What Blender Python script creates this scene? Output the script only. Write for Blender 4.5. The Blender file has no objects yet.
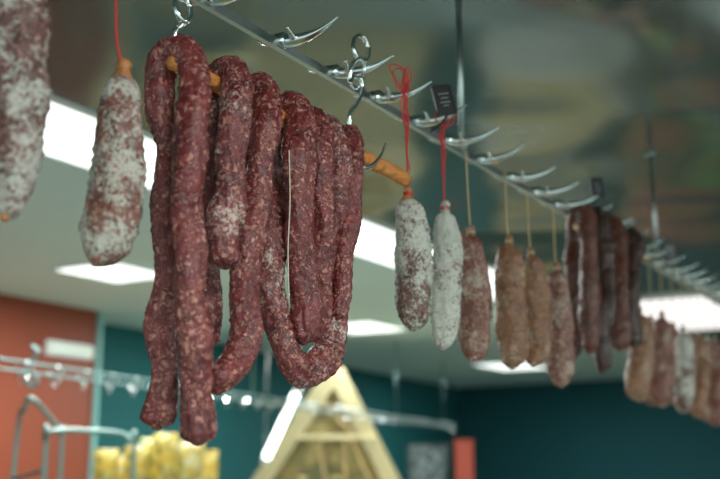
import bpy, math, random
from mathutils import Vector, Matrix, noise
random.seed(5)
S=bpy.context.scene
try: S.view_settings.view_transform='Standard'
except Exception: pass
COL=bpy.context.collection
CAMZ=1.6; F=1000.0
th=math.atan(218.5/F)
cam_o=Vector((0,0,CAMZ))
fw=Vector((0,math.cos(th),math.sin(th))); up=Vector((0,-math.sin(th),math.cos(th))); rt=Vector((1,0,0))
def ray(px,py): return rt*((px-360)/F)+fw+up*((239.5-py)/F)
dd=ray(985,458); D=Vector((dd.x,dd.y,0)).normalized(); N=Vector((D.y,-D.x,0)); Z=Vector((0,0,1))
R0=cam_o+ray(195,0)*1.019
def P(px,py,off=0.04):
    r=ray(px,py); t=((R0-cam_o).dot(N)+off)/r.dot(N); return cam_o+r*t
def depth(p): return (p-cam_o).dot(fw)
def H(px,py,h):
    r=ray(px,py); return cam_o+r*(h/r.z)
def W(s,o,z):
    q=R0+D*s+N*o; return Vector((q.x,q.y,z))
def so(p):
    q=p-R0; return q.dot(D),q.dot(N)
BARZ=R0.z
RAILM=Matrix((( D.x,N.x,0,0),(D.y,N.y,0,0),(0,0,1,0),(0,0,0,1)))
# ---------- materials
def lin(c):
    return tuple([(x/255/12.92 if x/255<=0.04045 else ((x/255+0.055)/1.055)**2.4) for x in c])+(1,)
def base(name):
    m=bpy.data.materials.new(name); m.use_nodes=True
    nt=m.node_tree; return m,nt,nt.nodes['Principled BSDF']
def simple(name,c,rough=0.5,metal=0,var=0.08,scale=8,bump=0,emit=None,es=0,bd=.01):
    m,nt,b=base(name); N_=nt.nodes; L=nt.links
    tc=N_.new('ShaderNodeTexCoord'); no=N_.new('ShaderNodeTexNoise'); no.inputs['Scale'].default_value=scale; no.inputs['Detail'].default_value=4
    L.new(tc.outputs['Object'],no.inputs['Vector'])
    mx=N_.new('ShaderNodeMix'); mx.data_type='RGBA'; c1=lin(c)
    mx.inputs[6].default_value=tuple(x*(1-var) for x in c1[:3])+(1,); mx.inputs[7].default_value=tuple(min(1,x*(1+var)) for x in c1[:3])+(1,)
    L.new(no.outputs['Fac'],mx.inputs[0]); L.new(mx.outputs[2],b.inputs['Base Color'])
    b.inputs['Roughness'].default_value=rough; b.inputs['Metallic'].default_value=metal
    if bump:
        no.inputs['Detail'].default_value=4 if bd<=.01 else 1
        bp=N_.new('ShaderNodeBump'); bp.inputs['Strength'].default_value=bump; bp.inputs['Distance'].default_value=bd
        L.new(no.outputs['Fac'],bp.inputs['Height']); L.new(bp.outputs[0],b.inputs['Normal'])
    if emit:
        b.inputs['Emission Color'].default_value=lin(emit); b.inputs['Emission Strength'].default_value=es
    return m
def mottled(name,cols,scale=40,rough=.4):
    m,nt,b=base(name); A=nt.nodes; L=nt.links
    tc=A.new('ShaderNodeTexCoord'); v=A.new('ShaderNodeTexVoronoi'); v.inputs['Scale'].default_value=scale; L.new(tc.outputs['Object'],v.inputs['Vector'])
    sp=A.new('ShaderNodeSeparateColor'); L.new(v.outputs['Color'],sp.inputs[0]); cr=A.new('ShaderNodeValToRGB'); cr.color_ramp.interpolation='CONSTANT'
    el=cr.color_ramp.elements; el[0].color=lin(cols[0]); el[0].position=0; el[1].color=lin(cols[1]); el[1].position=1/len(cols)
    for i in range(2,len(cols)): e=el.new(i/len(cols)); e.color=lin(cols[i])
    L.new(sp.outputs[0],cr.inputs[0]); L.new(cr.outputs[0],b.inputs['Base Color']); b.inputs['Roughness'].default_value=rough
    return m
def salami(name,dark,mid,fat,fatamt=0.5,mold=0.0,moldc=(215,210,200),fscale=165,rough=0.38,bstr=0.85,fatmix=.8):
    m,nt,b=base(name); A=nt.nodes; L=nt.links
    tc=A.new('ShaderNodeTexCoord'); oi=A.new('ShaderNodeObjectInfo')
    mp=A.new('ShaderNodeVectorMath'); mp.operation='MULTIPLY_ADD'
    L.new(oi.outputs['Random'],mp.inputs[0]); mp.inputs[1].default_value=(7,11,5); L.new(tc.outputs['Object'],mp.inputs[2])
    def noi(sc,det,ro=.5):
        n=A.new('ShaderNodeTexNoise'); n.inputs['Scale'].default_value=sc; n.inputs['Detail'].default_value=det; n.inputs['Roughness'].default_value=ro; L.new(mp.outputs[0],n.inputs['Vector']); return n
    dn=noi(130,4)
    ds=A.new('ShaderNodeVectorMath'); ds.operation='SCALE'; ds.inputs['Scale'].default_value=0.015; L.new(dn.outputs['Color'],ds.inputs[0])
    ad=A.new('ShaderNodeVectorMath'); ad.operation='ADD'; L.new(mp.outputs[0],ad.inputs[0]); L.new(ds.outputs[0],ad.inputs[1])
    pz=noi(30,2)
    def fleck(sc,th_):
        v=A.new('ShaderNodeTexVoronoi'); v.inputs['Scale'].default_value=sc; L.new(ad.outputs[0],v.inputs['Vector'])
        sp=A.new('ShaderNodeSeparateColor'); L.new(v.outputs['Color'],sp.inputs[0])
        dm=A.new('ShaderNodeMath'); dm.operation='MULTIPLY_ADD'; dm.inputs[1].default_value=.8; dm.inputs[2].default_value=-.4; L.new(pz.outputs['Fac'],dm.inputs[0])
        sm=A.new('ShaderNodeMath'); sm.operation='ADD'; L.new(sp.outputs[0],sm.inputs[0]); L.new(dm.outputs[0],sm.inputs[1])
        r1=A.new('ShaderNodeMapRange'); r1.inputs[1].default_value=th_-.04; r1.inputs[2].default_value=th_+.24; L.new(sm.outputs[0],r1.inputs[0])
        r2=A.new('ShaderNodeMapRange'); r2.inputs[1].default_value=0.62; r2.inputs[2].default_value=0.32; L.new(v.outputs['Distance'],r2.inputs[0])
        mu=A.new('ShaderNodeMath'); mu.operation='MULTIPLY'; L.new(r1.outputs[0],mu.inputs[0]); L.new(r2.outputs[0],mu.inputs[1]); return mu,v
    f1,v1=fleck(fscale,1-fatamt*0.78); f2,v2=fleck(fscale*2.0,1-fatamt*0.75)
    mxm=A.new('ShaderNodeMath'); mxm.operation='MAXIMUM'; L.new(f1.outputs[0],mxm.inputs[0]); L.new(f2.outputs[0],mxm.inputs[1])
    bn=noi(55,6,.65)
    br=A.new('ShaderNodeMapRange'); br.inputs[1].default_value=.35; br.inputs[2].default_value=.65; L.new(bn.outputs['Fac'],br.inputs[0])
    m1=A.new('ShaderNodeMix'); m1.data_type='RGBA'; m1.inputs[6].default_value=lin(dark); m1.inputs[7].default_value=lin(mid); L.new(br.outputs[0],m1.inputs[0])
    fs=A.new('ShaderNodeMath'); fs.operation='MULTIPLY'; fs.inputs[1].default_value=fatmix; L.new(mxm.outputs[0],fs.inputs[0])
    m2=A.new('ShaderNodeMix'); m2.data_type='RGBA'; m2.inputs[7].default_value=lin(fat); L.new(fs.outputs[0],m2.inputs[0]); L.new(m1.outputs[2],m2.inputs[6])
    n1=noi(20,3); n2=noi(260,4,.8); n3=noi(75,4,.7)
    w1=A.new('ShaderNodeMath'); w1.operation='MULTIPLY'; w1.inputs[1].default_value=.75; L.new(n1.outputs['Fac'],w1.inputs[0])
    w2=A.new('ShaderNodeMath'); w2.operation='MULTIPLY_ADD'; w2.inputs[1].default_value=1.1; L.new(n2.outputs['Fac'],w2.inputs[0]); L.new(w1.outputs[0],w2.inputs[2])
    s_=A.new('ShaderNodeMath'); s_.operation='MULTIPLY_ADD'; s_.inputs[1].default_value=.7; L.new(n3.outputs['Fac'],s_.inputs[0]); L.new(w2.outputs[0],s_.inputs[2])
    r3=A.new('ShaderNodeMapRange'); t0=1.275+(.5-mold)*.62; r3.inputs[1].default_value=t0-.05; r3.inputs[2].default_value=t0+.11; r3.inputs[4].default_value=.84; L.new(s_.outputs[0],r3.inputs[0])
    m3=A.new('ShaderNodeMix'); m3.data_type='RGBA'; m3.inputs[7].default_value=lin(moldc); L.new(r3.outputs[0],m3.inputs[0]); L.new(m2.outputs[2],m3.inputs[6])
    L.new(m3.outputs[2],b.inputs['Base Color'])
    rr=A.new('ShaderNodeMapRange'); rr.inputs[3].default_value=rough; rr.inputs[4].default_value=.9; L.new(r3.outputs[0],rr.inputs[0]); L.new(rr.outputs[0],b.inputs['Roughness'])
    hs=A.new('ShaderNodeMath'); hs.operation='MULTIPLY_ADD'; hs.inputs[1].default_value=.4; L.new(mxm.outputs[0],hs.inputs[0]); L.new(bn.outputs['Fac'],hs.inputs[2])
    bp=A.new('ShaderNodeBump'); bp.inputs['Strength'].default_value=bstr; bp.inputs['Distance'].default_value=.0036; L.new(hs.outputs[0],bp.inputs['Height'])
    L.new(bp.outputs[0],b.inputs['Normal'])
    return m
M_LOOP=salami('marbled_red_sausage',(74,22,24),(120,44,43),(186,126,112),.52,.10,(196,160,148))
M_LOOPM=salami('marbled_red_sausage_bloom',(72,22,26),(116,45,45),(186,126,112),.5,.27,(204,184,172))
M_S0=salami('speckled_bloomed_salami',(60,28,26),(98,52,46),(156,122,110),.4,.46,(180,178,168),150)
M_S1=salami('white_bloomed_salami',(82,42,35),(122,72,60),(166,126,108),.35,.47,(184,182,170),150)
M_W=salami('heavily_bloomed_salami',(66,38,32),(104,66,54),(156,120,104),.3,.56,(196,196,184))
M_W2=salami('pale_bloomed_salami',(76,48,40),(110,76,62),(156,126,112),.3,.64,(194,195,184))
M_T=salami('tan_salami',(98,58,38),(136,92,60),(168,130,98),.4,.30,(176,158,136))
M_R=salami('russet_salami',(84,42,32),(120,66,52),(164,122,102),.4,.34,(178,162,146))
M_D=salami('dark_sausage',(60,29,21),(98,50,36),(124,80,64),.4,.14,(144,114,100))
M_D2=salami('blackish_sausage',(38,23,18),(64,37,28),(92,62,50),.3,.10,(112,92,82))
M_STEEL=simple('brushed_steel',(165,173,170),.34,1,.1,40)
M_CHROME=simple('chrome',(215,222,220),.16,1,.05,20)
M_RAIL2=simple('dull_chrome',(136,164,162),.3,1,.1,20)
M_RACK=simple('green_grey_tube',(120,146,140),.35,.8,.1,20)
M_RED=simple('red_string',(190,40,44),.8,0,.2,200)
M_BEIGE=simple('beige_string',(186,160,114),.8,0,.2,200)
M_WHITE=simple('white_string',(200,190,170),.8,0,.2,200)
M_GOLD=simple('amber_casing_end',(160,104,60),.6,0,.4,150)
M_WOOD=simple('stick_wood',(200,126,62),.7,0,.5,90,.8)
M_CANOPY=simple('smoked_glossy_panel',(98,112,108),.14,.4,.06,1.7,.4,bd=.075)
M_CEIL=simple('ceiling_paint',(208,226,218),.7,0,.04,2)
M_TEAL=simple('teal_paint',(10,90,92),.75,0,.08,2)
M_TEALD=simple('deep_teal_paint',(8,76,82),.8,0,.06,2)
M_ORANGE=simple('terracotta_panel',(130,58,32),.5,0,.08,3)
M_TRIM=simple('pale_aqua_trim',(130,190,186),.4)
M_FLOOR=simple('floor_tile',(134,150,148),.35,0,.15,5)
M_LIGHT=simple('lamp_diffuser',(250,252,250),.5,0,0.01,5,0,(246,255,250),1.7)
M_LIGHTW=simple('lamp_diffuser_soft',(250,248,250),.5,0,0.01,5,0,(255,246,248),.9)
M_FRAMEW=simple('white_metal_frame',(214,220,216),.4)
M_BLACK=simple('black_plastic',(16,16,18),.4)
M_GREYP2=simple('grey_print',(120,124,124),.6)
M_YEL=mottled('yellow_packet',[(176,144,46),(180,164,84),(110,100,44),(184,150,50),(150,130,60)],34)
M_GRN=mottled('green_yellow_packet',[(116,126,52),(166,150,60),(76,98,60),(150,140,56)],34)
M_PALEP=mottled('cream_packet',[(170,160,96),(166,144,60),(176,168,130),(134,118,60)],34)
M_PINE=simple('pale_pine',(188,176,134),.65,0,.25,6)
M_PINEB=mottled('mottled_straw_board',[(168,152,100),(150,134,84),(132,124,80),(176,162,110),(118,116,80),(160,142,92)],7,.7)
M_PINED=simple('honey_pine',(176,152,104),.6,0,.25,14)
M_REDBOX=simple('orange_red_card',(160,60,38),.5)
M_GREYP=mottled('mottled_grey_wicker',[(40,56,58),(90,104,104),(60,72,74),(120,130,128)],60,.6)
M_GREEN=simple('green_foliage_fabric',(90,140,60),.7,0,.3,20)
M_COUNTER=simple('counter_white_laminate',(208,212,208),.4)
M_PINK=simple('meat_pink',(190,110,96),.4,0,.3,30)
# ---------- object helpers
def top_props(o,label,cat,group=None):
    o['label']=label; o['category']=cat
    if group: o['group']=group
def mk(name,verts,faces,mat,origin=None,parent=None,smooth=True):
    if origin is None:
        origin=sum((Vector(v) for v in verts),Vector())/len(verts)
    origin=Vector(origin)
    me=bpy.data.meshes.new(name); me.from_pydata([tuple(Vector(v)-origin) for v in verts],[],faces); me.update()
    if smooth:
        for p in me.polygons: p.use_smooth=True
    me.materials.append(mat)
    o=bpy.data.objects.new(name,me); COL.objects.link(o)
    if parent: o.parent=parent; o.location=origin-parent.location
    else: o.location=origin
    return o
def empty(name,loc):
    o=bpy.data.objects.new(name,None); o.empty_display_size=.02; o.location=loc; COL.objects.link(o); return o
def catmull(pts,n):
    out=[]; m=len(pts)
    for i in range(m-1):
        p0=pts[max(i-1,0)];p1=pts[i];p2=pts[i+1];p3=pts[min(i+2,m-1)]
        for k in range(n):
            t=k/n; out.append([0.5*((2*b)+(-a+c)*t+(2*a-5*b+4*c-d)*t*t+(-a+3*b-3*c+d)*t**3) for a,b,c,d in zip(p0,p1,p2,p3)])
    out.append(list(pts[-1])); return out
def tubegeo(P3,R,seg=24,amp=0,seed=0,closed_caps=True,round_ends=0,oval=0):
    verts=[];faces=[]
    n=len(P3); T=[]
    for i in range(n):
        a=P3[max(i-1,0)]; b=P3[min(i+1,n-1)]; t=(b-a); T.append(t.normalized() if t.length>1e-9 else Vector((0,0,1)))
    ref=Vector((0,0,1)) if abs(T[0].z)<.9 else Vector((1,0,0))
    u=(ref-T[0]*ref.dot(T[0])).normalized()
    ln=[0]
    for i in range(1,n): ln.append(ln[-1]+(P3[i]-P3[i-1]).length)
    s=Vector((seed*3.17+.3,seed*1.71+.6,seed*.93))
    for i in range(n):
        u=(u-T[i]*u.dot(T[i])).normalized(); v=T[i].cross(u)
        r=R[i]; l=ln[i]
        if round_ends:
            e=min(l,ln[-1]-l); rr=r*round_ends
            if e<rr: r=r*max(.3,math.sqrt(max(0.0,1-(1-e/rr)**2)))
        if oval:
            ph=noise.noise(Vector((l*6,seed,0)))*3; ov=oval*(1+noise.noise(Vector((l*15,seed,3))))
            r=r*(1+noise.noise(Vector((l*18,seed*2.3,7)))*oval*1.9)
        for k in range(seg):
            a=2*math.pi*k/seg; ca=math.cos(a); sa=math.sin(a); dr=u*ca+v*sa; rk=r
            if oval: rk=r*(1+ov*math.cos(2*(a-ph)))
            q=P3[i]+dr*rk
            if amp:
                w=noise.noise(Vector((ca*.9,sa*.9,l*24))+s)
                c1=abs(noise.noise(Vector((ca*2.0,sa*2.0,l*30))+s*1.3)); c2=abs(noise.noise(Vector((ca*3.6,sa*3.6,l*110))+s*2.1))
                tw=a+l*14; c3=abs(noise.noise(Vector((math.cos(tw)*2.8,math.sin(tw)*2.8,l*9))+s*1.9))
                fi=noise.noise(q*300+s)
                d=w*.7+(.2-c1)*.9+(.2-c2)*.8+(.16-min(c3,.28))*2.5+fi*.28
                q=q+dr*(d*amp*r)
            verts.append(q)
    for i in range(n-1):
        for k in range(seg):
            a=i*seg+k;b=i*seg+(k+1)%seg; faces.append((a,b,b+seg,a+seg))
    faces.append(tuple(range(seg-1,-1,-1))); faces.append(tuple(range((n-1)*seg,n*seg)))
    return verts,faces
def uni(P3,R,step):
    ln=[0]
    for i in range(1,len(P3)): ln.append(ln[-1]+(P3[i]-P3[i-1]).length)
    n=max(4,int(ln[-1]/step)); out=[];ro=[];j=0
    for i in range(n+1):
        l=ln[-1]*i/n
        while j<len(ln)-2 and ln[j+1]<l: j+=1
        t=(l-ln[j])/max(1e-9,ln[j+1]-ln[j]); t=min(1,max(0,t))
        out.append(P3[j].lerp(P3[j+1],t)); ro.append(R[j]*(1-t)+R[j+1]*t)
    return out,ro
def tube_px(pts,step=.003,seg=26,amp=.07,seed=0,round_ends=1.05,oval=.05,wob=.12):
    c=catmull([list(p) for p in pts],10)
    P3=[P(q[0],q[1],q[3]) for q in c]; R=[max(.0006,q[2]/2*depth(p)/F) for q,p in zip(c,P3)]
    P3,R=uni(P3,R,step)
    P3=[p+(N*noise.noise(Vector((i*step*16,seed*5.1,1)))+D*noise.noise(Vector((i*step*16,seed*5.1,9))))*r*wob for i,(p,r) in enumerate(zip(P3,R))]
    return tubegeo(P3,R,seg,amp,seed,True,round_ends,oval)
def wire(points,r,seg=8,n=8,taper=None):
    c=catmull([list(p) for p in points],n); P3=[Vector(p) for p in c]; m=len(P3)
    R=[r if not taper else r*(1+(taper-1)*max(0,(i/(m-1)-.3)/.7)) for i in range(m)]
    return tubegeo(P3,R,seg)
def merge(*gs):
    V=[];Fc=[]
    for v,f in gs:
        o=len(V); V+=list(v); Fc+=[tuple(i+o for i in x) for x in f]
    return V,Fc
def boxgeo(c,ax,ay,az,sx,sy,sz):
    V=[]
    for x in(-1,1):
        for y in(-1,1):
            for z in(-1,1): V.append(c+ax*(x*sx/2)+ay*(y*sy/2)+az*(z*sz/2))
    Fc=[(0,1,3,2),(4,6,7,5),(0,4,5,1),(2,3,7,6),(0,2,6,4),(1,5,7,3)]
    return V,Fc
def boxo(name,c,sx,sy,sz,mat,parent=None,ax=D,ay=N,az=Z,bevel=0):
    v,f=boxgeo(Vector(c),ax,ay,az,sx,sy,sz); o=mk(name,v,f,mat,c,parent,False)
    if bevel:
        b=o.modifiers.new('b','BEVEL'); b.width=bevel; b.segments=2
    return o
def cyl(p,q,r,seg=12): return tubegeo([Vector(p),Vector(q)],[r,r],seg)
# ---------- room
HC=.85; HCAN=.75
C1=H(458,388,HC); CL=H(100,322,HC)
wl=(C1-CL).normalized(); CLfar=CL-wl*5.5
CR=H(720,374,HC); wr=(CR-C1).normalized(); CRfar=C1+wr*13
def wall(name,a,b,mat,z0=0,z1=CAMZ+HC,t=.12,out=1):
    a=Vector((a.x,a.y,0)); b=Vector((b.x,b.y,0)); d=(b-a).normalized(); n=Vector((-d.y,d.x,0))*out
    c=(a+b)/2+n*t/2; c.z=(z0+z1)/2
    v,f=boxgeo(c,d,n,Z,(b-a).length,t,z1-z0); o=mk(name,v,f,mat,c,None,False); o['kind']='structure'; return o
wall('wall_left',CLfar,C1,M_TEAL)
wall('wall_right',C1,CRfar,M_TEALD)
OR=H(98,311,HC); OL=H(0,293,HC); od=(OR-OL).normalized(); OLf=OL-od*3.0
wall('wall_terracotta',OLf,OR,M_ORANGE,out=1,t=.03)
tq=Vector((OR.x,OR.y,0))+od*.008; tq.z=(CAMZ+HC)/2
v,f=boxgeo(tq,od,Vector((-od.y,od.x,0)),Z,.016,.06,CAMZ+HC); o=mk('trim_1',v,f,M_TRIM,tq,None,False); o['kind']='structure'
def slab(name,x0,x1,y0,y1,z0,z1,mat):
    c=Vector(((x0+x1)/2,(y0+y1)/2,(z0+z1)/2)); v,f=boxgeo(c,Vector((1,0,0)),Vector((0,1,0)),Z,x1-x0,y1-y0,z1-z0)
    o=mk(name,v,f,mat,c,None,False); o['kind']='structure'; return o
slab('floor',-9,13,-4,16,-.1,0,M_FLOOR)
slab('ceiling',-9,13,-4,16,CAMZ+HC,CAMZ+HC+.1,M_CEIL)
e_s,e_o=so(H(348,210,HCAN))
s_end=9.2; o_end=2.6
c=W((s_end-3)/2,(e_o+o_end)/2,CAMZ+(HCAN+HC)/2)
v,f=boxgeo(c,D,N,Z,s_end+3,o_end-e_o,HC-HCAN); o=mk('ceiling_canopy',v,f,M_CANOPY,c,None,False); o['kind']='structure'
c=W((s_end-3)/2,e_o-.008,CAMZ+(HCAN+HC)/2-.003)
v,f=boxgeo(c,D,N,Z,s_end+3,.014,HC-HCAN+.004); o=mk('trim_2',v,f,M_FRAMEW,c,None,False); o['kind']='structure'
# ---------- lamps
def panel(name,c,sx,sy,label,mat=M_LIGHT,power=30,color=(.95,1,.98),ax=D,ay=N,grp='ceiling panel lights'):
    e=empty(name,c); top_props(e,label,'ceiling light',grp)
    fr=.012
    gs=[boxgeo(c+ay*s*(sy/2+fr/2)-Z*.008,ax,ay,Z,sx+2*fr,fr,.016) for s in(-1,1)]+[boxgeo(c+ax*s*(sx/2+fr/2)-Z*.008,ax,ay,Z,fr,sy,.016) for s in(-1,1)]
    v,f=merge(*gs); mk('frame',v,f,M_FRAMEW,c,e,False)
    boxo('diffuser',c-Z*.006,sx,sy,.01,mat,e,ax,ay)
    if power:
        l=bpy.data.lights.new(name+'_lamp','AREA'); l.shape='RECTANGLE'; l.size=sx; l.size_y=sy; l.energy=power; l.color=color
        lo=bpy.data.objects.new(name+'_lamp',l); COL.objects.link(lo); lo.parent=e
        lo.matrix_local=Matrix.Translation(-Z*.03)@Matrix.Rotation(math.atan2(ax.y,ax.x),4,'Z')
    return e
zc=CAMZ+HC
for (px,py,sx,sy) in((114,270,.40,.36),(362,326,.5,.42),(513,365,.75,.5)):
    p=H(px,py,HC); p.z=zc; panel('ceiling_light',p,sx,sy,'square white LED panel light set in the pale ceiling',power=40,ay=N)
a=H(497,301,HC); sA,oA=so(a); s0,_=so(H(-60,100,HC))
_,ob=so(H(348,211,HC)); _,oc=so(H(220,207,HC))
wdt=abs(ob-oc)
c=W((s0+sA)/2,(ob+oc)/2,zc); panel('linear_ceiling_light',c,sA-s0,wdt,'long bright white linear light beside the glossy canopy',power=60,grp='linear lights')
p=H(690,313,HCAN); p.z=CAMZ+HCAN; panel('canopy_light',p,1.3,.75,'added unseen white fill light panel under the glossy canopy',M_LIGHTW,30)
panel('canopy_light',W(-.75,1.25,CAMZ+HCAN),1.0,.3,'added unseen white fill light panel under the glossy canopy',M_LIGHT,40)  # fill lamp added behind the camera to light the sausages from the front
panel('canopy_light',W(1.6,1.75,CAMZ+HCAN),1.2,.3,'added unseen white fill light panel under the glossy canopy',M_LIGHT,36)  # another added fill lamp, out of view to the right
# ---------- hanging rail
rail=empty('hanging_rail',W(3,0,BARZ)); top_props(rail,'long slim steel bar hung under the glossy canopy on rods','rail')
c=W(3.2,0,BARZ+.004); boxo('bar',c,8.0,.007,.011,M_STEEL,rail)
s1,_=so(P(462,155,0)); s2,_=so(P(658,269,0)); gap=s2-s1
for s in(s1-gap,s1,s2,s2+gap,s2+2*gap):
    v,f=merge(cyl(W(s,0,BARZ),W(s,0,CAMZ+HCAN),.0048),cyl(W(s,0,CAMZ+HCAN-.006),W(s,0,CAMZ+HCAN),.018,20),cyl(W(s,0,BARZ+.008),W(s,0,BARZ+.024),.009,12))
    mk('suspension_rod',v,f,M_STEEL,None,rail)
def hookmesh():
    g1=wire([(0,-.004,.003),(0,.010,.000),(0,.028,-.001),(0,.046,.001),(0,.062,.006),(0,.077,.013)],.0072,12,8,.08)
    g5=wire([(0,.0,.003),(0,-.014,.003),(0,-.026,.006),(0,-.036,.011)],.0052,10,6,.10)
    g2=boxgeo(Vector((0,-.001,.002)),Vector((1,0,0)),Vector((0,1,0)),Z,.016,.018,.014)
    g3=wire([(0,.016,-.001),(-.012,.022,.001),(-.022,.023,.006)],.0042,8,5,.3)
    v,f=merge(g1,g2,g3,g5); me=bpy.data.meshes.new('hook'); me.from_pydata([tuple(x) for x in v],[],f); me.materials.append(M_CHROME)
    for p in me.polygons: p.use_smooth=len(p.vertices)==4
    return me
HM=hookmesh()
inv0=1/(985-212.)
i=-3
while i<28:
    inv=inv0+(.000115 if i<12 else .000108)*i+(random.uniform(-1,1)*.000009)
    px=985-1/inv
    py=.581*(px-195); p=P(px,py,0); s,_=so(p)
    o=bpy.data.objects.new('rail_hook',HM); COL.objects.link(o)
    o.matrix_world=Matrix.Translation(W(s,0.004,BARZ+.006))@RAILM@Matrix.Rotation(random.uniform(-.22,.16),4,'Z')
    top_props(o,'chrome pointed hook clipped on the steel rail','hook','hooks on the hanging rail'); i+=1
# ---------- loops of sausage on wooden stick
bn_=0.018; fn=.066; md=.042
st=empty('wooden_stick',P(290,118,md)); top_props(st,'light brown wooden stick carrying looped sausages','stick')
a=P(172,62,md); b=P(405,179,md)
v,f=tubegeo([a.lerp(b,i/60) for i in range(61)],[.0080+.0010*noise.noise(Vector((i*.35,1,2)))+(.0014 if i>46 else 0) for i in range(61)],10,.22,3)
o=mk('stick_body',v,f,M_WOOD,None,st)
loops=[
 ('A',M_LOOP,[(157,427,32,bn_),(160,403,29,bn_),(163,370,24,bn_),(160,330,26,bn_),(167,270,23,bn_),(164,200,26,bn_),(167,150,25,bn_),(161,110,28,bn_),(161,78,29,bn_),(170,56,31,.028),(184,53,32,.046),(195,68,33,.06),(194,100,37,fn),(190,140,34,fn),(187,190,37,fn),(190,240,33,fn),(188,290,32,fn),(193,335,37,fn),(194,380,33,fn),(197,420,38,fn),(199,443,36,fn)]),
 ('B',M_LOOPM,[(210,345,20,bn_),(209,250,22,bn_),(208,160,25,bn_),(208,100,27,bn_),(215,80,28,.03),(226,70,30,.046),(235,84,32,.06),(235,115,36,fn),(230,150,31,fn),(231,190,31,fn),(226,230,35,fn),(226,267,30,fn)]),
 ('C',M_LOOP,[(246,190,26,bn_),(245,140,26,bn_),(246,108,27,bn_),(251,92,28,.03),(260,87,30,.046),(267,102,31,.06),(265,135,33,fn),(261,175,28,.064),(252,225,32,.062),(244,280,30,.058),(246,325,34,.056),(238,358,33,.056),(226,375,33,.056),(212,385,28,.056)]),
 ('D',M_LOOP,[(281,230,22,.01),(280,170,22,.012),(281,130,24,bn_),(286,114,26,.03),(293,106,28,.046),(300,120,31,.06),(298,155,34,fn),(300,200,30,fn),(301,240,32,fn),(306,290,28,fn),(304,320,29,fn),(303,343,21,fn)]),
 ('E',M_LOOPM,[(277,190,24,.028),(272,215,27,.034),(274,255,27,.04),(274,300,32,.044),(284,346,31,.05),(301,369,33,.056),(321,363,31,.056),(333,333,28,.056),(335,290,28,.056),(338,240,24,.056),(337,190,26,.06),(338,155,24,.064),(333,134,24,.056),(328,125,22,.042),(322,131,21,.026),(320,150,20,bn_),(319,200,20,bn_)]),
 ('F',M_LOOP,[(300,180,20,.006),(301,150,21,.012),(304,130,21,bn_),(309,118,22,.032),(315,119,23,.048),(321,136,24,.062),(320,170,25,.066),(323,220,23,.064),(322,270,25,.058),(320,315,22,.052),(316,340,18,.047)]),
 ('G',M_LOOP,[(333,300,18,.012),(336,240,19,.012),(337,180,20,bn_),(339,150,21,bn_),(343,136,20,.03),(349,134,21,.046),(353,148,22,.06),(352,175,23,fn),(349,215,20,fn),(343,255,21,fn),(341,295,18,fn),(338,318,14,.066)]),
]
lab={'A':'long folded marbled red sausage hung over the wooden stick','B':'short folded sausage with a white-bloomed lower end on the stick','C':'folded red sausage curling up at its tip below the stick',
'D':'folded marbled sausage with a straight front length on the stick','E':'long red sausage drooping in a wide U from the stick','F':'slim folded red sausage pressed between others on the stick','G':'slim folded red sausage at the bare end of the stick'}
for i,(k,m,pts) in enumerate(loops):
    v,f=tube_px(pts,seed=i+3,amp=.19,seg=44,step=.002,round_ends=.5,oval=.08,wob=.26)
    e=empty('looped_sausage',Vector(P(pts[6][0],pts[6][1],md))); top_props(e,lab[k],'sausage','looped sausages on the wooden stick')
    mk('casing',v,f,m,None,e)
    for q,q2 in((pts[0],pts[1]),(pts[-1],pts[-2])):
        A_=P(q[0],q[1],q[3]); B_=P(q2[0],q2[1],q2[3]); dr=(A_-B_).normalized(); r=q[2]/2*depth(A_)/F
        v,f=tubegeo([A_-dr*.005,A_-dr*.002,A_+dr*.001,A_+dr*.0025],[r*.6,r*.5,r*.35,r*.15],12,.4,i)
        mk('tied_end',v,f,m,None,e)
    if k=='E':
        v,f=wire([P(289,150,.07),P(290,200,.072),P(288,250,.072),P(289,300,.07)],.0006,6); mk('thread',v,f,M_WHITE,None,e)
def ringpx(cx,cy,rx,ry,off,r,tw=0):
    pts=[]
    for k in range(33):
        a=2*math.pi*k/32; p=P(cx+rx*math.cos(a),cy+ry*math.sin(a),off); p=p+N*tw*math.sin(a); pts.append(p)
    return tubegeo(pts,[r]*33,8)
g=empty('s_hook_chain',P(182,0,.045)); top_props(g,'steel S-hook chain holding the wooden stick at its end','hook','chains holding the stick')
for gs in (ringpx(183,-16,7,15,.045,.0026), ringpx(183,8,7,14,.045,.0026,.003)):
    mk('link',gs[0],gs[1],M_CHROME,None,g)
v,f=wire([P(190,8,.045),P(190,17,.045),P(184,22,.043),P(176,30,.041),P(174,46,.040),P(174,66,.041),P(182,74,.043),P(190,70,.044)],.0028,8,8); mk('s_hook',v,f,M_CHROME,None,g)
g=empty('s_hook_chain',P(357,60,.045)); top_props(g,'steel S-hook chain holding the wooden stick near the middle','hook','chains holding the stick')
for gs in (ringpx(361,48,7.5,13,.045,.0026,.003), ringpx(357,73,7,14,.045,.0026,-.003)):
    mk('link',gs[0],gs[1],M_CHROME,None,g)
v,f=wire([P(350,84,.045),P(353,76,.045),P(361,80,.045),P(362,92,.045),P(356,104,.045),P(350,114,.044),P(350,130,.043),P(352,155,.042),P(358,168,.043),P(365,158,.044)],.0026,8,8); mk('s_hook',v,f,M_CHROME,None,g)
v,f=wire([P(363,168,.058),P(371,166,.058),P(380,157,.058),P(386,143,.058)],.0028,8,8,.3); o=mk('hook_pin',v,f,M_STEEL); top_props(o,'dark curved steel hook pin resting against the stick','hook')
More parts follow.
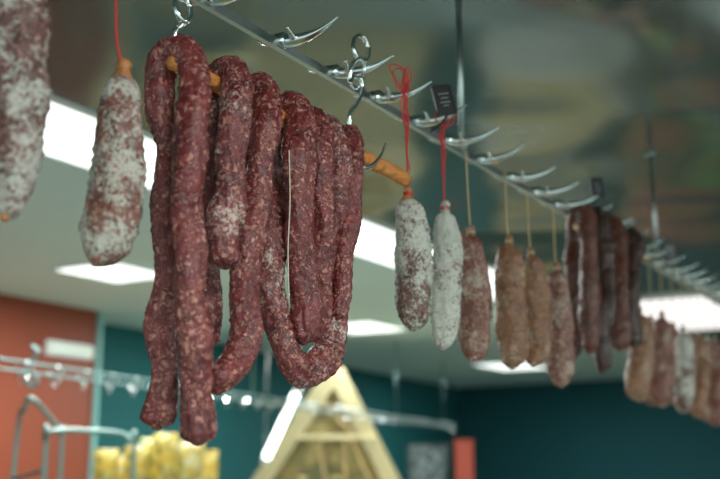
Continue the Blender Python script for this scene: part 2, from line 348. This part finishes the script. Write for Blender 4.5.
# ---------- single salami
def hung(pts,mat,label,strc,string,cat='salami',group='dry salami hanging on the rail',off=.045,amp=.16,seed=1,nub=None,tail=None,strands=1,seg=36,step=.0025,knotm=None):
    P4=[(x,y,w,off) for x,y,w in pts]
    e=empty('hanging_salami',P(pts[0][0],pts[0][1],off)); top_props(e,label,cat,group)
    v,f=tube_px(P4,seed=seed,amp=amp,seg=seg,step=step,oval=.06,wob=.25,round_ends=.8); mk('casing',v,f,mat,None,e)
    x,y,w=pts[0]
    A_=P(x,y,off); k=depth(A_)/F
    v,f=tubegeo([A_-Z*.008,A_-Z*.001,A_+Z*.005,A_+Z*.010,A_+Z*.015],[w*.6*k,.0068,.0046,.0070,.004],14,.5,seed); mk('casing_neck',v,f,nub or mat,None,e)
    kg=[]
    for j in range(2):
        cpt=A_+Z*(.004+.0025*j); ring=[cpt+Vector((math.cos(t)*.0052,math.sin(t)*.0052,0)) for t in [2*math.pi*q/16 for q in range(17)]]
        kg.append(tubegeo(ring,[.0011]*17,6))
    v,f=merge(*kg); mk('knot',v,f,knotm or strc,None,e)
    xb,yb,wb=pts[-1]; B_=P(xb,yb,off)
    v,f=tubegeo([B_+Z*.006,B_+Z*.003,B_,B_-Z*.0015],[wb*.42*k,wb*.34*k,.004,.003],12,.3,seed); mk('casing_tail',v,f,tail or mat,None,e)
    gs=[]
    for j in range(strands):
        sp=[P(a,b,off)+N*(.0022*(j-.5)*math.sin(math.pi*i_/(max(1,len(string)-1)))*(2 if strands>1 else 0)) for i_,(a,b) in enumerate(string)]
        gs.append(wire(sp+[A_+Z*.005],.0010,6,6))
    v,f=merge(*gs); mk('string',v,f,strc,None,e)
    return e
hung([(26,-48,14),(26,-35,34),(24,0,46),(22,50,54),(22,90,57),(19,140,53),(14,180,42),(9,208,24),(5,219,13)],M_S0,'plump dark salami flecked with white mould and amber tip',M_RED,[(28,-70),(27,-58)],seed=11,nub=M_GOLD,tail=M_GOLD)
hung([(123,76,14),(121,83,28),(119,98,38),(119,125,46),(119,160,52),(115,190,56),(110,218,57),(105,242,51),(100,256,38),(97,264,24)],M_S1,'plump brown salami with patchy white bloom on red string',M_RED,[(116,-45),(116,0),(117,40)],seed=12,nub=M_GOLD,knotm=M_GOLD)
hung([(408,198,10),(408,204,24),(410,222,34),(413,255,39),(413,290,38),(414,315,31),(413,330,18)],M_W,'stubby salami coated in patchy white mould on red string',M_RED,[(404,72),(406,110),(407,160)],seed=13,nub=M_GOLD,strands=2)
hung([(445,212,8),(445,218,20),(446,245,27),(447,285,29),(446,320,27),(444,341,20),(443,349,12)],M_W2,'slim white-moulded salami on red string',M_RED,[(442,96),(443,140),(444,190)],seed=14,strands=2)
hung([(471,236,8),(471,242,18),(473,265,27),(476,305,31),(476,335,29),(474,353,21),(473,361,13)],M_R,'russet salami lightly bloomed on beige string',M_BEIGE,[(466,150),(467,175),(469,210)],seed=15)
hung([(509,245,8),(509,251,20),(510,275,30),(511,315,32),(511,345,30),(511,361,21),(512,368,13)],M_T,'tan salami on beige string',M_BEIGE,[(505,172),(506,200),(507,225)],seed=16)
hung([(531,256,7),(532,263,18),(536,285,27),(538,315,28),(537,345,25),(534,359,18),(533,366,11)],M_T,'tan salami with pale bloom on beige string',M_BEIGE,[(527,190),(528,215),(529,235)],seed=17)
hung([(557,271,7),(557,277,17),(559,300,24),(561,335,27),(561,368,24),(561,381,18),(561,387,12)],M_R,'reddish slim salami on beige string',M_BEIGE,[(553,205),(554,230),(555,255)],seed=18)
far=[(640,314,402,27,M_T,'brown-tan salami',.045),(651,322,406,22,M_R,'russet salami',0.0),(662,318,407,25,M_R,'russet salami',.045),(673,328,404,20,M_T,'brown-tan salami',0.0),(683,332,413,22,M_W,'pale bloomed salami',.045),(691,338,410,15,M_R,'russet salami',0.0),(699,338,418,19,M_T,'brown-tan salami',.045),(707,342,422,17,M_W,'bloomed salami',0.0),(715,342,426,19,M_R,'russet salami',.045),(727,350,428,17,M_W,'bloomed salami',.045),(738,356,432,15,M_T,'tan salami',.045),(750,362,436,15,M_R,'russet salami',.045)]
for i,(x,a,b,w,m,l,of) in enumerate(far):
    L_=b-a
    ry=.581*(x-16-195)
    hung([(x,a,5),(x,a+L_*.07,w*.65),(x+.7,a+L_*.3,w*.92),(x,a+L_*.6,w),(x-.7,a+L_*.85,w*.85),(x,a+L_*.96,w*.6),(x,b,8)],m,l+' hanging from the rail on short string',M_BEIGE,[(x-2,ry+4),(x-1,(ry+a)/2)],seed=20+i,off=of,seg=22,step=.005)
dk=[(M_D,[(573,358,15,.02),(572,300,16,.02),(575,240,18,.02),(577,219,18,.03),(583,211,18,.045),(588,223,19,.06),(589,280,20,.066),(591,330,21,.066),(590,352,16,.066)]),
(M_D2,[(590,340,14,.02),(591,290,15,.02),(590,240,16,.02),(594,221,17,.03),(599,216,18,.045),(602,230,20,.06),(604,280,21,.066),(601,335,22,.066),(602,371,17,.066)]),
(M_D,[(605,330,14,.02),(605,290,16,.02),(606,245,17,.02),(608,228,18,.03),(613,224,18,.045),(618,240,20,.06),(617,290,21,.066),(620,328,20,.066),(619,349,16,.066)]),
(M_D2,[(622,345,15,.02),(621,300,16,.02),(622,255,16,.02),(624,238,16,.03),(629,233,16,.045),(633,246,18,.06),(632,290,19,.066),(634,330,18,.066),(633,346,14,.066)])]
for i,(m,pts) in enumerate(dk):
    v,f=tube_px(pts,seed=40+i,amp=.2,seg=24,step=.004,round_ends=.8,oval=.1,wob=.4)
    e=empty('looped_sausage',Vector(P(pts[4][0],pts[4][1],md))); top_props(e,'dark reddish-brown cured sausage folded over a short stick' if m is M_D else 'blackish-brown cured sausage folded over a short stick','sausage','dark folded sausages')
    mk('casing',v,f,m,None,e)
    for q in(pts[0],pts[-1]):
        A_=P(q[0],q[1],q[3]); v,f=tubegeo([A_+Z*.004,A_-Z*.001,A_-Z*.004],[.010,.007,.004],10,.2,i); mk('tied_end',v,f,m,None,e)
st=empty('wooden_stick',P(605,240,md)); top_props(st,'short wooden stick carrying dark sausages','stick')
v,f=cyl(P(576,226,md),P(642,259,md),.007,10); mk('stick_body',v,f,M_WOOD,None,st)
for x in(581,637):
    ry=.581*(x-20-195)
    y1=222+(x-572)*.5
    v,f=wire([P(x-4,ry+8,.045),P(x,ry-2,.045),P(x+4,ry+8,.045),P(x,(ry+y1)/2,.045),P(x-5,y1,.045),P(x,y1+9,.045),P(x+5,y1+2,.045)],.002,8,8); o=mk('s_hook',v,f,M_CHROME); top_props(o,'steel S-hook holding the short stick of dark sausages','hook','hooks holding the short stick')
v,f=merge(wire([P(404,92,.05),P(396,80,.05),P(389,66,.05),P(400,66,.05),P(408,76,.05),P(405,92,.05),P(411,78,.05),P(408,67,.05),P(402,84,.05),P(406,110,.05)],.0009,6,6),
 wire([P(404,90,.052),P(409,120,.052),P(407,150,.052),P(410,170,.052)],.0008,6,6),
 wire([P(405,95,.053),P(398,88,.053),P(393,72,.053),P(403,70,.053),P(409,88,.053),P(401,100,.053),P(404,124,.053)],.0008,6,6))
o=mk('string_bow',v,f,M_RED); top_props(o,'tangled loop of red string on a hook','string')
v,f=merge(wire([P(443,126,.05),P(435,118,.05),P(439,106,.05),P(449,110,.05),P(447,126,.05),P(439,134,.05),P(444,150,.05)],.0009,6,6),wire([P(444,128,.052),P(450,120,.052),P(456,112,.052),P(452,124,.052),P(441,132,.052),P(446,156,.052)],.0008,6,6))
o=mk('string_bow',v,f,M_RED); top_props(o,'small tangled loop of red string on a hook','string')
for (x,y,w,h,off,tl) in((444,100,19,30,.075,.22),(597,188,12,20,.07,.1),(671,252,9,13,.07,0)):
    c=P(x,y,off); k=depth(c)/F; e=empty('tag_holder',c); top_props(e,'small black tag holder clipped above a rail hook','tag','tag holders on the rail')
    vx=Vector((math.cos(tl),.3,math.sin(tl))).normalized(); vy=Vector((0,1,0)); vy=(vy-vx*vy.dot(vx)).normalized(); vz=vx.cross(vy)
    g=[boxgeo(c+vz*s*h*k/2,vx,vy,vz,w*k,.004,.003) for s in(-1,1)]+[boxgeo(c+vx*s*w*k/2,vx,vy,vz,.003,.004,h*k) for s in(-1,1)]+[boxgeo(c,vx,vy,vz,w*k,.002,h*k)]
    v,f=merge(*g); mk('card',v,f,M_BLACK,c,e,False)
    g=[boxgeo(c-vy*.0025+vz*h*k*t,vx,vy,vz,w*k*ww,.0008,h*k*.035) for t,ww in((.2,.6),(.05,.4),(-.1,.55),(-.22,.3))]
    v,f=merge(*g); mk('printed_lines',v,f,M_GREYP2,c,e,False)
    v,f=wire([c-vz*h*k*.5,c-vz*(h*k*.5+.01)-N*.01,c-vz*(h*k*.5+.02)-N*.03],.0016,6); mk('clip_arm',v,f,M_BLACK,None,e)
# ---------- second rail
HR=.30
ra=H(-60,350,HR); rb=H(452,424,HR); rv=(rb-ra).normalized(); rn=Vector((rv.y,-rv.x,0))
r2=empty('hanging_rail',(ra+rb)/2); top_props(r2,'slim chrome double tube rail hung before the teal wall','rail')
v,f=cyl(ra,rb,.0045,12); mk('tube',v,f,M_RAIL2,None,r2)
v,f=cyl(ra-Z*.03,rb-Z*.03,.004,12); mk('tube',v,f,M_RAIL2,None,r2)
L2=(rb-ra).length
for t in(.02,.33,.72,.95):
    q=ra+rv*(L2*t); v,f=cyl(q-Z*.03,Vector((q.x,q.y,zc)),.0045,10); mk('suspension_rod',v,f,M_RAIL2,None,r2)
me2=bpy.data.meshes.new('small_hook')
v,f=merge(wire([(0,-.03,.02),(0,-.024,.0),(0,0,-.008),(0,.024,.0),(0,.03,.02)],.0036,6,4),wire([(0,0,.034),(0,.010,.028),(0,0,.0),(0,0,-.015)],.0036,6,4),wire([(-.024,0,-.012),(-.016,0,-.030),(0,0,-.036),(.016,0,-.030),(.024,0,-.012)],.0032,6,4))
me2.from_pydata([tuple(x) for x in v],[],f); me2.materials.append(M_CHROME)
RM2=Matrix(((rv.x,rn.x,0,0),(rv.y,rn.y,0,0),(0,0,1,0),(0,0,0,1)))
k=0
while k*.17<L2:
    o=bpy.data.objects.new('rail_hook',me2); COL.objects.link(o); q=ra+rv*(k*.17+.05)
    o.matrix_world=Matrix.Translation(q-Z*.03)@RM2@Matrix.Rotation(random.uniform(-.3,.3),4,'Z'); top_props(o,'small chrome hook on the tube rail','hook','hooks on the chrome tube rail'); k+=1
q=H(32,364,HR)
def R(px,py,z): return cam_o+ray(px,py)*z
zq=depth(q)-.02
v,f=wire([R(31,345,zq),R(38,352,zq),R(32,360,zq),R(26,368,zq),R(30,386,zq),R(37,382,zq),R(34,372,zq)],.007,8,8); o=mk('s_hook',v,f,M_RAIL2); top_props(o,'chrome S-hook hung over the tube rail','hook')
zr=3.0
rk=empty('tube_rack',R(70,470,zr)); top_props(rk,'bent greenish-grey metal tube rack before the terracotta panel','rack')
def legpt(px,z): p=R(px,520,z); p.z=0.0; return p
for path in([legpt(8,zr),R(13,479,zr),R(25,408,zr),R(33,400,zr),R(52,420,zr+.1),R(60,434,zr+.15),R(60,479,zr+.15),legpt(60,zr+.15)],
            [legpt(42,zr-.2),R(44,479,zr-.2),R(45,440,zr-.2),R(53,431,zr-.2),R(90,431,zr),R(122,434,zr+.1),R(131,444,zr+.1),R(133,479,zr+.1),legpt(133,zr+.1)]):
    v,f=wire(path,.0075,10,8); mk('bent_tube',v,f,M_RACK,None,rk)
v,f=wire([R(13,479,zr),R(44,470,zr-.2)],.006,8,4); mk('cross_tube',v,f,M_RACK,None,rk)
odn=Vector((od.y,-od.x,0))
tt=((OR-cam_o).dot(odn)+.03)/(ray(72,350).dot(odn)); c=cam_o+ray(72,350)*tt
wrefl=empty('reflection_plate',c); top_props(wrefl,'added soft white glowing plate imitating a lamp reflection on the terracotta panel','imitated reflection')  # no real lamp: faintly glowing plate imitates a lamp's reflection on the wall
boxo('diffuser',c,.33,.03,.07,simple('dim_reflection_glow',(190,200,190),.5,0,.02,5,0,(240,246,236),.25),wrefl,od,odn,Z,.008); boxo('reflection_backing',c-odn*.018,.36,.008,.085,M_FRAMEW,wrefl,od,odn,Z)
# packets on a shelf
zs=4.6
def pillow(c,w,h,t,mat,par,ax,name='pouch'):
    V=[];n=10; nrm=Vector((ax.y,-ax.x,0))
    for side in(1,-1):
        for j in range(n+1):
            for i in range(n+1):
                u=i/n*2-1; vv=j/n*2-1; d=(max(0,1-u**4)*max(0,1-vv**4))**.6
                V.append(c+ax*(u*w/2)+Z*(vv*h/2)+nrm*(side*(d*t/2+.001)))
    Fc=[];m=(n+1)**2
    for s in range(2):
        for j in range(n):
            for i in range(n):
                a=s*m+j*(n+1)+i; q=(a,a+1,a+n+2,a+n+1); Fc.append(q if s==0 else q[::-1])
    return mk(name,V,Fc,mat,c,par)
c=R(158,505,zs); shelf_top=c.z
sh=empty('shelf_unit',Vector((c.x,c.y,0))); top_props(sh,'low wooden shelf unit stocked with snack packets','shelf')
ax=Vector((1,0,0)); ay=Vector((0,1,0))
boxo('top_board',Vector((c.x,c.y,shelf_top-.015)),.8,.36,.03,M_PINE,sh,ax,ay)
for s in(-1,1): boxo('side_panel',Vector((c.x+s*.385,c.y,(shelf_top-.03)/2)),.025,.34,shelf_top-.03,M_PINE,sh,ax,ay)
for zz in(.3,.7): boxo('shelf_board',Vector((c.x,c.y,zz)),.74,.34,.025,M_PINE,sh,ax,ay)
for j,(x,y,mat) in enumerate(((107,449,M_YEL),(122,456,M_PALEP),(138,445,M_YEL),(152,438,M_GRN),(167,433,M_YEL),(180,444,M_GRN),(193,440,M_PALEP),(206,450,M_YEL))):
    zz=zs+(.07 if j%2 else -.07); tp=R(x,y,zz); h=tp.z-shelf_top; cc=Vector((tp.x,tp.y,shelf_top+h/2)); e=empty('snack_packet',Vector((tp.x,tp.y,shelf_top)))
    top_props(e,'glossy '+{'yellow_packet':'yellow','green_yellow_packet':'green and yellow','cream_packet':'cream-yellow'}[mat.name]+' snack packet standing on the shelf','packet','snack packets on the shelf')
    axx=Vector((1,random.uniform(-.3,.3),0)).normalized(); pillow(cc,.115,h,.06,mat,e,axx)
    boxo('top_seal',Vector((tp.x,tp.y,tp.z-.006)),.11,.004,.012,mat,e,axx,Vector((-axx.y,axx.x,0)))
# A-frame display
za=6.6
apex=R(335,366,za); bl=R(236,520,za); brr=R(412,520,za); base_z=bl.z
kf=empty('a_frame_display',Vector((apex.x,apex.y,base_z))); top_props(kf,'pale cream wooden triangular display with a shelf board and slats','display stand')
def beam(name,a,b,w,t,mat):
    a=Vector(a);b=Vector(b); d=(b-a).normalized(); n=Vector((0,1,0)); s=d.cross(n).normalized()
    v,f=boxgeo((a+b)/2,d,n,s,(b-a).length,t,w); return mk(name,v,f,mat,None,kf,False)
beam('sloping_beam',bl+Z*.05+ax*.03,apex-Z*.03,.11,.10,M_PINE); beam('sloping_beam',brr+Z*.05-ax*.03,apex-Z*.03,.11,.10,M_PINE)
bk=[bl+ay*.04,brr+ay*.04,apex+ay*.04,bl+ay*.055,brr+ay*.055,apex+ay*.055]
mk('back_panel',bk,[(0,1,2),(5,4,3),(0,3,4,1),(1,4,5,2),(2,5,3,0)],M_PINEB,None,kf,False)
beam('shelf_board',R(296,437,za-.02),R(374,437,za-.02),.03,.10,M_PINE); beam('slat',R(345,437,za-.03),R(345,490,za-.03),.03,.03,M_PINED)
beam('slat',R(322,400,za-.05),R(356,437,za-.05),.022,.02,M_PINED); beam('slat',R(318,440,za-.06),R(328,490,za-.06),.02,.02,M_PINED); beam('slat',R(352,440,za-.06),R(374,490,za-.06),.02,.02,M_PINED)
o=boxo('cabinet_base',Vector((apex.x,apex.y,base_z/2-.03)),1.15,.4,base_z-.06,M_PINE,None,ax,ay); o.name='low_cabinet'; top_props(o,'pale wooden base cabinet under the triangular stand','cabinet')
for i,(x,y,m,w) in enumerate(((334,520,M_GREEN,.13),(300,520,M_GRN,.15))):
    p=R(x,y,za-.14); p.z=base_z-.055
    prof=[(.4,0),(.5,.01),(.5,.55),(.42,.72),(.28,.8),(.28,.95),(.3,1.0)]
    P3=[p+Z*(q[1]*.32) for q in prof]; v,f=tubegeo(P3,[q[0]*w for q in prof],16)
    e=empty('jar',p); top_props(e,'small greenish jar standing before the triangular wooden stand','jar','jars by the triangular stand'); mk('jar_body',v,f,m,None,e)
    v,f=cyl(p+Z*.32,p+Z*.335,w*.33,16); mk('lid',v,f,M_PINED,None,e)
zt=6.0; a=R(266,458,zt); b=R(297,392,zt-.1)
tl=empty('tube_light',(a+b)/2); top_props(tl,'bright slanted tube lamp hung from the ceiling by wires','lamp')
v,f=cyl(a,b,.022,14); mk('glowing_tube',v,f,simple('tube_glow',(250,252,250),.5,0,.01,5,0,(245,255,250),5),None,tl)
d_=(b-a).normalized()
for p,s in((a,-1),(b,1)):
    v,f=cyl(p-d_*s*.005,p+d_*s*.03,.023,14); mk('end_cap',v,f,M_FRAMEW,None,tl)
v,f=wire([b+d_*.03,Vector((b.x,b.y,zc))],.0025,6,2); mk('cable',v,f,M_STEEL,None,tl)
v,f=wire([a-d_*.03,Vector((a.x,a.y,zc))],.0025,6,2); mk('cable',v,f,M_STEEL,None,tl)
zb=7.6
ct=R(440,492,zb); cabz=ct.z
cb=empty('low_cabinet',Vector((ct.x,ct.y,0))); top_props(cb,'dark teal low cabinet before the far wall','cabinet')
boxo('body',Vector((ct.x,ct.y,cabz/2)),.9,.45,cabz,M_TEALD,cb,ax,ay,bevel=.01)
for s in(-1,1):
    boxo('door',Vector((ct.x+s*.22,ct.y-.235,cabz/2)),.42,.02,cabz-.1,M_TEAL,cb,ax,ay)
    boxo('handle',Vector((ct.x+s*.05,ct.y-.25,cabz*.6)),.015,.02,.12,M_CHROME,cb,ax,ay)
bc=R(428,492,zb); bc.z=cabz
V=[];prof=[(.0,.13,.1),(.0,.14,.11),(.25,.16,.13),(.33,.165,.14),(.35,.17,.15),(.35,.155,.13),(.05,.12,.09)]
sgs=28
for z_,rx,ry in prof:
    for k in range(sgs):
        t=2*math.pi*k/sgs; cx=abs(math.cos(t))**.5*math.copysign(1,math.cos(t)); sy=abs(math.sin(t))**.5*math.copysign(1,math.sin(t))
        V.append(bc+Vector((cx*rx,sy*ry,z_+(.006*(k%2)))))
Fc=[(i*sgs+k,i*sgs+(k+1)%sgs,(i+1)*sgs+(k+1)%sgs,(i+1)*sgs+k) for i in range(len(prof)-1) for k in range(sgs)]+[tuple(range(sgs-1,-1,-1)),tuple(range((len(prof)-1)*sgs,len(prof)*sgs))]
o=mk('wicker_basket',V,Fc,M_GREYP,bc,None,False); top_props(o,'mottled dark grey basket standing on the cabinet','basket')
rc=R(463,492,zb+.05); hh=R(463,441,zb+.05).z-cabz
e=empty('cardboard_box',Vector((rc.x,rc.y,cabz))); top_props(e,'upright orange-red box standing beside the basket','box')
boxo('carton',Vector((rc.x+.01,rc.y,cabz+hh/2)),.14,.12,hh,M_REDBOX,e,ax,ay,bevel=.006); boxo('lid_flap',Vector((rc.x+.01,rc.y-.001,cabz+hh+.004)),.145,.125,.012,M_REDBOX,e,ax,ay)
# ---------- deli counter, trays and islands, added out of view for canopy reflections
dc=empty('reflection_counter',W(2.2,-.45,0)); top_props(dc,'unseen white deli counter under the hanging rail, added for canopy reflections','counter')
boxo('body',W(2.2,-.45,.45),6.0,.8,.9,M_COUNTER,dc); boxo('display_deck',W(2.2,-.45,.92),5.9,.74,.04,M_STEEL,dc); boxo('worktop',W(2.2,.02,1.12),6.0,.22,.03,M_COUNTER,dc)
boxo('front_glass_rail',W(2.2,-.83,1.2),5.9,.02,.05,M_STEEL,dc)
for i in range(14):  # coloured trays added out of view for the canopy to mirror
    s=-.6+i*.42; m=[M_PINK,M_YEL,M_GREEN,M_REDBOX,M_PALEP][i%5]
    p=W(s,-.5,.945); e=empty('reflection_tray',p); top_props(e,'unseen steel tray of deli food added for canopy reflections','tray','unseen trays added for canopy reflections')
    g=[boxgeo(p+Z*.005,D,N,Z,.36,.5,.01)]+[boxgeo(p+Z*.03+N*q*.25,D,N,Z,.36,.01,.06) for q in(-1,1)]+[boxgeo(p+Z*.03+D*q*.18,D,N,Z,.01,.5,.06) for q in(-1,1)]
    v,f=merge(*g); mk('tray',v,f,M_STEEL,p,e,False)
    V=[];n=12
    for a_ in range(n+1):
        for b_ in range(n+1):
            u=a_/n*2-1;w=b_/n*2-1; V.append(p+D*u*.165+N*w*.235+Z*(.02+.05*(1-u**4)*(1-w**4)*(.7+.5*noise.noise(Vector((u*3+i,w*4,i))))))
    mk('contents',V,[(a_*(n+1)+b_,(a_+1)*(n+1)+b_,(a_+1)*(n+1)+b_+1,a_*(n+1)+b_+1) for a_ in range(n) for b_ in range(n)],m,p,e)
for i in range(5):  # islands added out of view to put bright blobs in the canopy reflections
    px,py=[(1.3,6.6),(2.9,7.2),(3.0,9.0),(1.6,9.2),(4.2,6.2)][i]
    e=empty('reflection_island',Vector((px,py,0))); top_props(e,'unseen low island of bright goods added for canopy reflections','display stand','unseen islands added for canopy reflections')
    boxo('base',Vector((px,py,.4)),.9,.7,.8,[M_COUNTER,M_TEALD,M_PINED][i%3],e,ax,ay)
    m=[M_PALEP,M_GREEN,M_PINK,M_YEL,M_REDBOX][i]; V=[];n=16
    for a_ in range(n+1):
        for b_ in range(n+1):
            u=a_/n*2-1;w=b_/n*2-1; V.append(Vector((px+u*.42,py+w*.32,.8+.22*(1-u**4)*(1-w**4)*(.7+.6*noise.noise(Vector((u*5+i,w*5,i)))))))
    mk('heaped_goods',V,[(a_*(n+1)+b_,(a_+1)*(n+1)+b_,(a_+1)*(n+1)+b_+1,a_*(n+1)+b_+1) for a_ in range(n) for b_ in range(n)],m,None,e)
# ---------- world
w=bpy.data.worlds.new('w'); S.world=w; w.use_nodes=True
bg=w.node_tree.nodes['Background']; bg.inputs[0].default_value=lin((216,236,232)); bg.inputs[1].default_value=2.0
# ---------- camera
cd=bpy.data.cameras.new('cam'); cd.lens=50; cd.sensor_width=36; cam=bpy.data.objects.new('camera',cd); COL.objects.link(cam)
cam.location=cam_o; cam.rotation_euler=(math.pi/2+th,0,0); cd.clip_start=.02
cd.dof.use_dof=True; cd.dof.focus_distance=1.04; cd.dof.aperture_fstop=4.2
S.camera=cam
